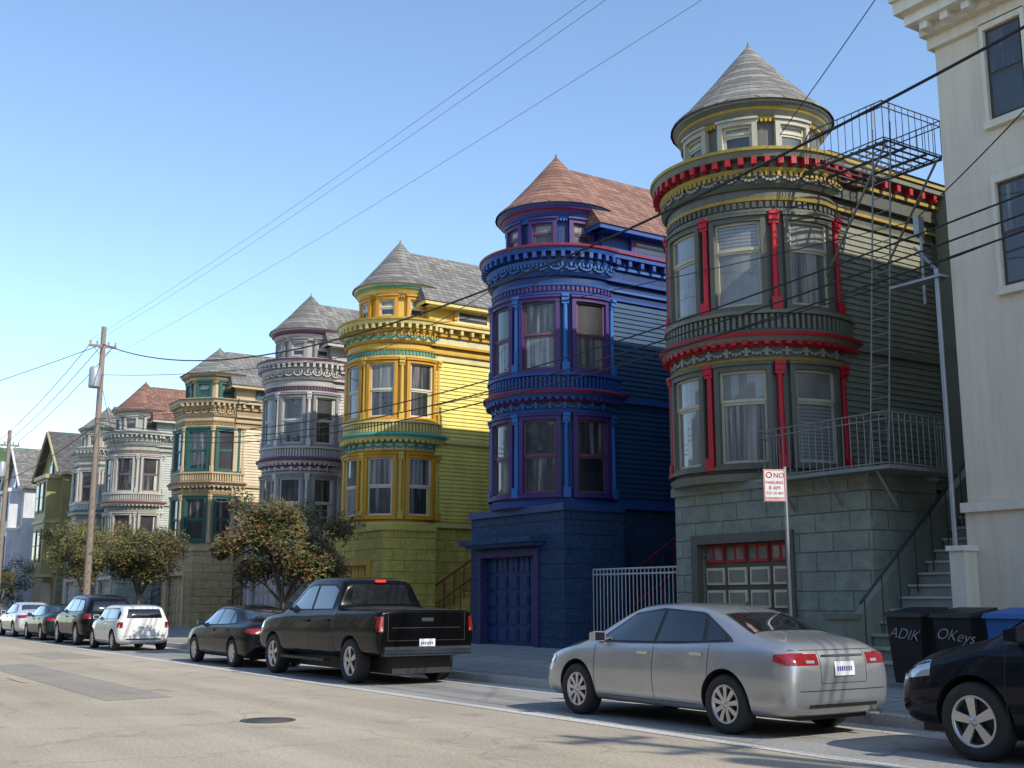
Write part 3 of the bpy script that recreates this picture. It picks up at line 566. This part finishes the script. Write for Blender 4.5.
        if h[0]:
            xx=abs(h[0].x); x1_,x2_=sorted((sd*(xx+.03),sd*(xx+.21)))
            vv=[(x1_,my-.05,mz-.05),(x2_,my-.05,mz-.045),(x2_,my-.05,mz+.08),(x1_,my-.05,mz+.085),(x1_+.02,my+.09,mz-.03),(x2_-.03,my+.07,mz-.02),(x2_-.03,my+.07,mz+.055),(x1_+.02,my+.09,mz+.06)]
            A.mesh(vv,[(0,3,2,1),(4,5,6,7),(0,1,5,4),(1,2,6,5),(2,3,7,6),(3,0,4,7)],pm,False)
            A.mesh([(x1_+.012,my-.053,mz-.038),(x2_-.012,my-.053,mz-.034),(x2_-.012,my-.053,mz+.066),(x1_+.012,my-.053,mz+.07)],[(0,1,2,3)],cglass)
            A.box(min(sd*xx-.01*sd,sd*(xx+.06)),max(sd*xx-.01*sd,sd*(xx+.06)),my-.02,my+.05,mz-.06,mz-.03,blk)
        for (a,b,c,d_) in Pf['tail']: patch([(sd*a,c),(sd*b,c)],[(sd*a,d_),(sd*b,d_)],redl,.006,'rear',8,5); patch([(sd*(a*.85+b*.15),c+.02),(sd*(a*.55+b*.45),c+.02)],[(sd*(a*.85+b*.15),c+.05),(sd*(a*.55+b*.45),c+.05)],clearl,.009,'rear',3,1)
        for (a,b,c,d_) in Pf['head']: patch([(sd*a,c),(sd*b,c+.05)],[(sd*a,d_),(sd*b,d_+.03)],clearl,.006,'front',8,5)
    (y_,w_),(y2,w2)=Pf['ws']; patch([(-w_,y_),(w_,y_)],[(-w2,y2),(w2,y2)],blk,.003,'top',12,6); patch([(-w_+.03,y_-.02),(w_-.03,y_-.02)],[(-w2+.03,y2+.03),(w2-.03,y2+.03)],cglass,.007,'top',12,6)
    if Pf['rw']:
        (y_,w_),(y2,w2)=Pf['rw']; patch([(-w_,y_),(w_,y_)],[(-w2,y2),(w2,y2)],blk,.003,'top',12,6); patch([(-w_+.03,y_+.02),(w_-.03,y_+.02)],[(-w2+.03,y2-.03),(w2-.03,y2-.03)],cglass,.007,'top',12,6)
    if Pf.get('backwin'):
        w_,z0,z1=Pf['backwin']; patch([(-w_-.05,z0),(w_+.05,z0)],[(-w_+.02,z1),(w_-.02,z1)],cglass,.006,'rear',12,6)
    pz=Pf['plate']; patch([(-.16,pz),(.16,pz)],[(-.16,pz+.15),(.16,pz+.15)],plate,.014,'rear',4,2)
    for k in range(7): patch([(-.125+k*.036,pz+.05),(-.105+k*.036,pz+.05)],[(-.125+k*.036,pz+.10),(-.105+k*.036,pz+.10)],simple('plate_text',(.03,.05,.25),.5),.017,'rear',1,1)
    bz=Pf['bump']
    rr=Pf['st'][1][1]*.86
    patch([(-rr,bz),(rr,bz)],[(-rr,bz+.010),(rr,bz+.010)],blk,.003,'rear',14,1)
    rr*=.8; patch([(-rr,.34 if kind!='pickup' else .56),(rr,.34 if kind!='pickup' else .56)],[(-rr,.38 if kind!='pickup' else .6),(rr,.38 if kind!='pickup' else .6)],blk,.004,'rear',10,1)
    patch([(-.38,.52 if kind!='suv' else .62),(.38,.52 if kind!='suv' else .62)],[(-.42,.62 if kind!='suv' else .78),(.42,.62 if kind!='suv' else .78)],blk,.006,'front',10,3)
    if kind=='sedan':
        patch([(-.34,.885),(.34,.885)],[(-.34,.905),(.34,.905)],chrome,.012,'rear',8,1)
        patch([(-.70,.955),(.70,.955)],[(-.70,.962),(.70,.962)],blk,.003,'rear',10,1)
        for sx in(-.37,.37): patch([(sx-.003,.60),(sx+.003,.60)],[(sx-.003,.95),(sx+.003,.95)],blk,.003,'rear',1,8)
        patch([(-.36,.60),(.36,.60)],[(-.36,.606),(.36,.606)],blk,.003,'rear',8,1)
        A.lathe((0,-.95,1.455),(0,-.25,.3),[(.03,0),(.02,.03),(0,.06)],blk,n=8)
        A.tube((.55,-2.3,.27),(.55,-2.44,.27),.035,chrome,n=12)
    if Pf.get('bed'):
        patch([(-.84,-2.85),(.84,-2.85)],[(-.84,-1.2),(.84,-1.2)],blk,.004,'top',6,6)
        A.box(-.88,.88,-3.06,-2.9,.52,.68,blk); A.box(-.86,.86,-3.08,-3.0,.56,.64,chrome); patch([(-.12,1.12),(.12,1.12)],[(-.12,1.18),(.12,1.18)],chrome,.012,'rear',3,1)
        A.box(-.10,.10,-1.13,-1.06,1.83,1.87,litred)
        patch([(-.78,.78),(.78,.78)],[(-.78,.79),(.78,.79)],blk,.004,'rear',8,1)
        patch([(-.7,1.0),(.7,1.0)],[(-.7,1.012),(.7,1.012)],blk,.004,'rear',8,1)
        for sx in(-.78,.78): patch([(sx-.005,.78),(sx+.005,.78)],[(sx-.005,1.27),(sx+.005,1.27)],blk,.004,'rear',1,8)
        for sx in(-1.0,1.0): A.box(sx-.07,sx+.07,-.9,1.2,.36,.41,blk)
    A.obj('glass_lights_and_fittings',E)
    U=MB(); w=Pf['st'][6][1]
    U.box(-w*.6,w*.6,Pf['st'][1][0]+.15,Pf['st'][-2][0]-.15,.2,.5 if kind!='pickup' else .8,blk); U.obj('underbody',E)
    WH=MB(); tw=.21 if kind!='pickup' else .26
    rm=rimm if rimc is None else rimc
    for ay in Pf['ax']:
        for sd in(1,-1):
            xo=sd*(w-.015); c=Vector((xo,ay,wr)); ax=Vector((-sd,0,0)); R_=wr; q=R_*.66
            WH.lathe(c,ax,[(q,.01),(q+.01,-.002),(R_*.93,0),(R_*.985,.03),(R_,.06),(R_,tw-.06),(R_*.95,tw),(q,tw)],tyre,n=40)
            WH.lathe(c,ax,[(q,.012),(q-.015,.004),(q-.03,.02),(q-.04,.07)],rm,n=40)
            WH.lathe(c,ax,[(q-.03,.085),(0,.08)],blk,n=24)
            WH.lathe(c,ax,[(.0,.005),(.035,.008),(.055,.03),(.06,.07)],rm,n=16)
            for k in range(ns):
                t=2*math.pi*k/ns+.2; d=Vector((0,math.cos(t),math.sin(t))); e=Vector((0,-math.sin(t),math.cos(t)))
                s0,s1=(.020,.030) if ns>7 else (.032,.05)
                pts=[]
                for rr_,ww,dd in((.04,s0,.018),(q-.02,s1,.012)):
                    for sg in(-1,1):
                        for dep in(dd,dd+.04): pts.append(c+d*rr_+e*ww*sg+ax*dep)
                WH.mesh(pts,[(0,2,6,4),(0,4,5,1),(2,3,7,6),(1,5,7,3)],rm)
    WH.obj('wheels',E)
    return E
car('silver_sedan','sedan',10.68,11.78,(.43,.44,.45),1.03,.28,.7,ns=9)
car('black_pickup_truck','pickup',10.72,22.3,(.003,.003,.0035),1.04,.2,ns=5)
car('dark_sedan','sedan',10.6,28.25,(.008,.009,.011),.97,.22,ns=7)
car('white_hatchback','hatch',10.5,38.6,(.72,.72,.69),1.0,.3,ns=8)
car('black_suv','suv',10.7,44.0,(.006,.006,.007),1.03,.25,ns=6)
car('dark_sedan','sedan',10.6,49.6,(.014,.025,.028),.95,.25,ns=6)
car('white_sedan','sedan',10.6,55.0,(.6,.6,.6),1.0,.3,ns=6)
car('dark_suv','suv',11.12,5.86,(.006,.009,.015),1.03,.2,ns=5)

# ------------------------------------------------------------------ trees
bark=simple('bark',(.10,.075,.055),.9)
lg=[simple('leaf_a',(.085,.088,.022),.55),simple('leaf_b',(.15,.125,.038),.55),simple('leaf_c',(.045,.055,.016),.6),simple('leaf_red',(.28,.085,.035),.6)]
def tree(name,x,y,zg,zc,rx,rz,nleaf=9000,mats=lg,w=(5,4,4,2)):
    E=empty(name,(x,y,zg)); T=MB()
    rnd=random.Random(int(y*10))
    T.tube((0,0,-.1),(.03,.04,zc*.42),.11,bark,.085); base=Vector((.03,.04,zc*.42)); clumps=[]
    for i in range(12):
        a=i*2.4+rnd.random()*.5; rr=rx*(.30+.62*rnd.random()); e=Vector((math.cos(a)*rr,math.sin(a)*rr,zc+rz*(rnd.random()*1.5-.85)))
        mid=base.lerp(e,.5)+Vector((0,0,.12)); T.tube(base,mid,.05,bark,.03,n=6); T.tube(mid,e,.03,bark,.012,n=5)
        clumps.append((e,.42+.22*rnd.random()))
        for k in range(3):
            e2=e+Vector((rnd.uniform(-1,1),rnd.uniform(-1,1),rnd.uniform(-.6,.7)))*.62; T.tube(mid,e2,.02,bark,.008,n=4); clumps.append((e2,.25+.25*rnd.random()))
    for i in range(26):
        a=rnd.random()*6.28; rr=rx*rnd.random()**.5; clumps.append((Vector((math.cos(a)*rr,math.sin(a)*rr,zc+rz*(.9*(1-(rr/rx)**2)**.5)*rnd.uniform(-.9,1))),.28+.24*rnd.random()))
    T.obj('trunk_and_limbs',E)
    Lf=MB(); pool=[m for m,k in zip(mats,w) for _ in range(k)]
    for (c,r) in clumps:
        cm=rnd.choice(mats[:3])
        for k in range(int(nleaf/len(clumps))):
            v=Vector((rnd.gauss(0,1),rnd.gauss(0,1),rnd.gauss(0,.8))); v=v.normalized()*r*rnd.random()**.45*1.15
            p=c+v; a=Vector((rnd.gauss(0,1),rnd.gauss(0,1),rnd.gauss(0,1))).normalized(); b=a.orthogonal().normalized()
            s=rnd.uniform(.035,.07); m=cm if rnd.random()<.5 else rnd.choice(pool)
            Lf.mesh([p-a*s*1.3,p+b*s*.5,p+a*s*1.3,p-b*s*.5],[(0,1,2,3)],m)
    Lf.obj('foliage',E); return E
tree('street_tree',13.0,31.9,.2,2.95,1.8,1.25,21000,lg,(5,4,4,4))
tree('street_tree',13.0,46.6,.2,3.2,1.45,1.3,13000)
lg2=[lg[1],simple('leaf_y',(.18,.17,.045),.6),lg[0],lg[2]]
tree('street_tree',13.0,55.4,.2,3.5,1.75,1.3,12000,lg2)
tree('street_tree',13.2,78,.2,2.6,2.0,1.5,6000,lg,(3,1,5,0))
tree('street_tree',13.2,92,.2,3.2,2.4,1.8,6000,lg,(3,1,5,0))
tree('street_tree',13.6,104,.2,3.6,2.8,2.4,8000,lg,(3,1,5,0))

# ------------------------------------------------------------------ poles + wires
wood=simple('weathered_wood',(.24,.19,.15),.9); gal=simple('transformer_gray',(.35,.36,.37),.5,.3); cer=simple('insulator',(.3,.25,.22),.3)
def pole(x,y,h,arms=1):
    E=empty('utility_pole',(x,y,.1)); M=MB(); M.tube((0,0,-.1),(0,0,h),.17,wood,.11,n=12)
    for z in((h-.9,) if arms==1 else (h-.5,h-1.6)):
        M.box(-.6,.6,-.07,.05,z-.05,z+.05,wood); M.tube((-.45,-.02,z),(0,-.02,z-.5),.02,gal); M.tube((.45,-.02,z),(0,-.02,z-.5),.02,gal)
        for xx in(-.55,-.25,.25,.55): M.tube((xx,0,z+.06),(xx,0,z+.22),.035,cer,.045,n=8)
    M.lathe((-.35,-.35,h-2.9),(0,0,1),[(0,0),(.24,.02),(.25,.1),(.25,.85),(.2,.95),(0,1.0)],gal,n=16)
    for i in range(12): M.tube((0,-.15,1.5+i*.4),(0,-.3,1.5+i*.4),.012,gal,n=4)
    M.obj('pole_body',E)
pole(12.4,52.5,13.6); pole(12.4,74,11.5); pole(12.4,-4.6,13.6,2)
wm=simple('wire_black',(.012,.012,.012),.6); cu=D.curves.new('wires','CURVE'); cu.dimensions='3D'; cu.bevel_depth=1; cu.bevel_resolution=2
def wire(pts,r=.012,sub=14):
    P_=[Vector(p) for p in pts]; out=[]
    if len(P_)==2:
        a,b=P_; sag=(b-a).length*.012; out=[a.lerp(b,i/sub)-Vector((0,0,sag*4*(i/sub)*(1-i/sub))) for i in range(sub+1)]
    else:
        Q=[2*P_[0]-P_[1]]+P_+[2*P_[-1]-P_[-2]]
        for k in range(1,len(Q)-2):
            for i in range(sub):
                t=i/sub; a,b,c,d=Q[k-1],Q[k],Q[k+1],Q[k+2]
                out.append(.5*((2*b)+(c-a)*t+(2*a-5*b+4*c-d)*t*t+(3*b-a-3*c+d)*t**3))
        out.append(P_[-1])
    sp=cu.splines.new('POLY'); sp.points.add(len(out)-1)
    for q,p in zip(sp.points,out): q.co=(*p,1); q.radius=r
def sagw(x,y0,z0,ym,zm,y1,z1,r,n=3):
    k1=(z0-zm)/(y0-ym)**2; k2=(z1-zm)/(y1-ym)**2; pts=[]
    for i in range(17):
        y=y0+(y1-y0)*i/16; k=k1 if (y-ym)*(y0-ym)>0 else k2; pts.append((x,y,zm+k*(y-ym)**2))
    wire(pts,r,4)
for x,z in((11.85,13.0),(12.15,13.0),(12.95,12.45)): sagw(x,-4.6,z-.3,20,z-.6,52.5,z+.05,.0042)
sagw(12.4,-4.6,10.24,18,7.95,52.5,12.9,.022)
for dx,dz in((0,0),(.12,-.16),(-.1,.2)): sagw(12.35+dx,-4.6,7.4+dz,18,5.75+dz,52.5,9.3+dz,.014)
for x in(11.9,12.4,12.95): wire([(x,52.5,12.95),(x,74,11.0)],.014)
wire([(12.4,52.5,9.3),(12.4,74,8.6)],.02); wire([(12.4,74,11.0),(12.4,130,11.5)],.016); wire([(12.4,52.5,12.9),(-3,110,13)],.016)
wire([(16.3,12.05,8.05),(12.4,6,8.4)],.010); wire([(16.3,12.05,8.0),(12.4,30,8.7)],.009); wire([(16.35,14.9,10.3),(12.4,13.0,8.2)],.010); wire([(16.4,15.2,10.7),(12.2,4,14)],.009)
wire([(15.9,11.5,6.9),(12.4,22,5.8)],.010); wire([(15.9,11.5,7.0),(12.4,2,6.8)],.010); wire([(15.6,24,9.2),(12.4,16,8.0)],.009); wire([(15.7,33,9.2),(12.4,19,8.0)],.009); wire([(12.4,52.5,9.5),(15.8,40.6,9.0)],.012); wire([(12.4,52.5,11.5),(15.7,33,9.3)],.012); wire([(12.4,52.5,11.3),(15.7,62,9.3)],.012)
cu.materials.append(wm); wo=D.objects.new('overhead_wires',cu); COL.objects.link(wo)

# ------------------------------------------------------------------ sign, bins
E=empty('parking_sign',(12.3,11.6,.15),rad(-32)); M=MB()
M.tube((0,0,0),(0,0,3.28),.024,pg,n=10); M.obj('post',E)
M=MB(); M.box(-.32,-.01,-.045,-.035,2.78,3.24,simple('sign_white',(.72,.71,.67),.4)); M.obj('plate',E)
M=MB(); rd=simple('sign_red',(.55,.03,.03),.4)
for (a,b,c,d_) in((-.31,-.02,3.225,3.235),(-.31,-.02,2.785,2.795),(-.315,-.305,2.79,3.23),(-.025,-.015,2.79,3.23)): M.box(a,b,-.048,-.044,c,d_,rd)
M.lathe((-.24,-.045,3.16),(0,-1,0),[(.045,0),(.045,.004),(.03,.004),(.03,0)],rd,n=20)
M.obj('border',E)
for t,zz,s_ in(('NO',3.12,.10),('PARKING',3.03,.062),('8 AM',2.95,.075),('TO 10 AM',2.88,.055),('WEDNESDAY',2.81,.045)):
    tc=D.curves.new('t','FONT'); tc.body=t; tc.size=s_; tc.align_x='CENTER'; tc.extrude=.001; tc.materials.append(rd)
    to=D.objects.new('lettering',tc); to.location=(-.165 if t!='NO' else -.10,-.048,zz); to.rotation_euler=(rad(90),0,0); to.parent=E; COL.objects.link(to)
def binn(nm,x,y,col,txt=None):
    E=empty(nm,(x,y,.33)); m=simple('bin_plastic_'+nm,col,.45); M=MB()
    M.mesh([(-.25,-.24,.05),(.25,-.24,.05),(.25,.24,.05),(-.25,.24,.05),(-.31,-.30,.98),(.31,-.30,.98),(.31,.30,.98),(-.31,.30,.98)],[(0,1,2,3),(0,1,5,4),(1,2,6,5),(2,3,7,6),(3,0,4,7),(4,5,6,7)],m)
    M.mesh([(-.36,-.33,.98),(.34,-.33,.98),(.34,.33,.98),(-.36,.33,.98),(-.34,-.31,1.04),(.30,-.31,1.12),(.30,.31,1.12),(-.34,.31,1.04)],[(0,1,2,3),(0,1,5,4),(1,2,6,5),(2,3,7,6),(3,0,4,7),(4,5,6,7)],m)
    M.tube((.38,-.25,1.0),(.38,.25,1.0),.02,m)
    for s_ in(-.27,.27): M.lathe((.25,s_-.03,.12),(0,1,0),[(0,0),(.12,0),(.12,.06),(0,.06)],tyre,n=16)
    M.obj('bin_body',E)
    if txt:
        tc=D.curves.new('t','FONT'); tc.body=txt; tc.size=.22; tc.shear=.4; tc.extrude=.001; tc.offset=-.004; tc.materials.append(simple('chalk_paint',(.42,.42,.42),.6))
        to=D.objects.new('graffiti',tc); to.parent=E; to.location=(-.325,.26,.70); to.rotation_euler=(rad(90),rad(6),rad(-90)); COL.objects.link(to)
binn('trash_bin',14.25,11.0,(.012,.012,.013),'ADIK'); binn('trash_bin',14.25,10.2,(.012,.012,.013),'OKeys'); binn('recycling_bin',14.3,9.4,(.02,.12,.36))

# ------------------------------------------------------------------ light, world, camera
sv=Vector((.20,-.74,.64)).normalized(); el=math.asin(sv.z); az=math.atan2(sv.x,sv.y)
w=D.worlds.new("World"); S.world=w; w.use_nodes=True; nt=w.node_tree; bg=nt.nodes['Background']
sk=nt.nodes.new('ShaderNodeTexSky'); sk.sky_type='NISHITA'; sk.sun_disc=False; sk.sun_elevation=el; sk.sun_rotation=az; sk.air_density=1.0; sk.dust_density=.3; sk.ozone_density=1.5
mu=nt.nodes.new('ShaderNodeMixRGB'); mu.blend_type='MULTIPLY'; mu.inputs[0].default_value=1; mu.inputs[2].default_value=(1.7,1.78,1.83,1)
nt.links.new(sk.outputs[0],mu.inputs[1]); nt.links.new(mu.outputs[0],bg.inputs[0]); bg.inputs[1].default_value=.14
sl=D.lights.new('sun','SUN'); sl.energy=5.0; sl.angle=rad(.5); sl.color=(1,.94,.83); so=D.objects.new('sun',sl); so.rotation_euler=(-sv).to_track_quat('-Z','Y').to_euler(); COL.objects.link(so)
cd=D.cameras.new('camera'); cd.sensor_width=36; cd.lens=40.43; cd.clip_end=5000; cam=D.objects.new('camera',cd); COL.objects.link(cam)
cam.location=(0,0,1.55); th=rad(33.3); p=rad(10.64); d=Vector((math.sin(th)*math.cos(p),math.cos(th)*math.cos(p),math.sin(p)))
cam.rotation_euler=d.to_track_quat('-Z','Y').to_euler(); S.camera=cam
S.view_settings.view_transform='Standard'; S.view_settings.look='None'; S.view_settings.exposure=0
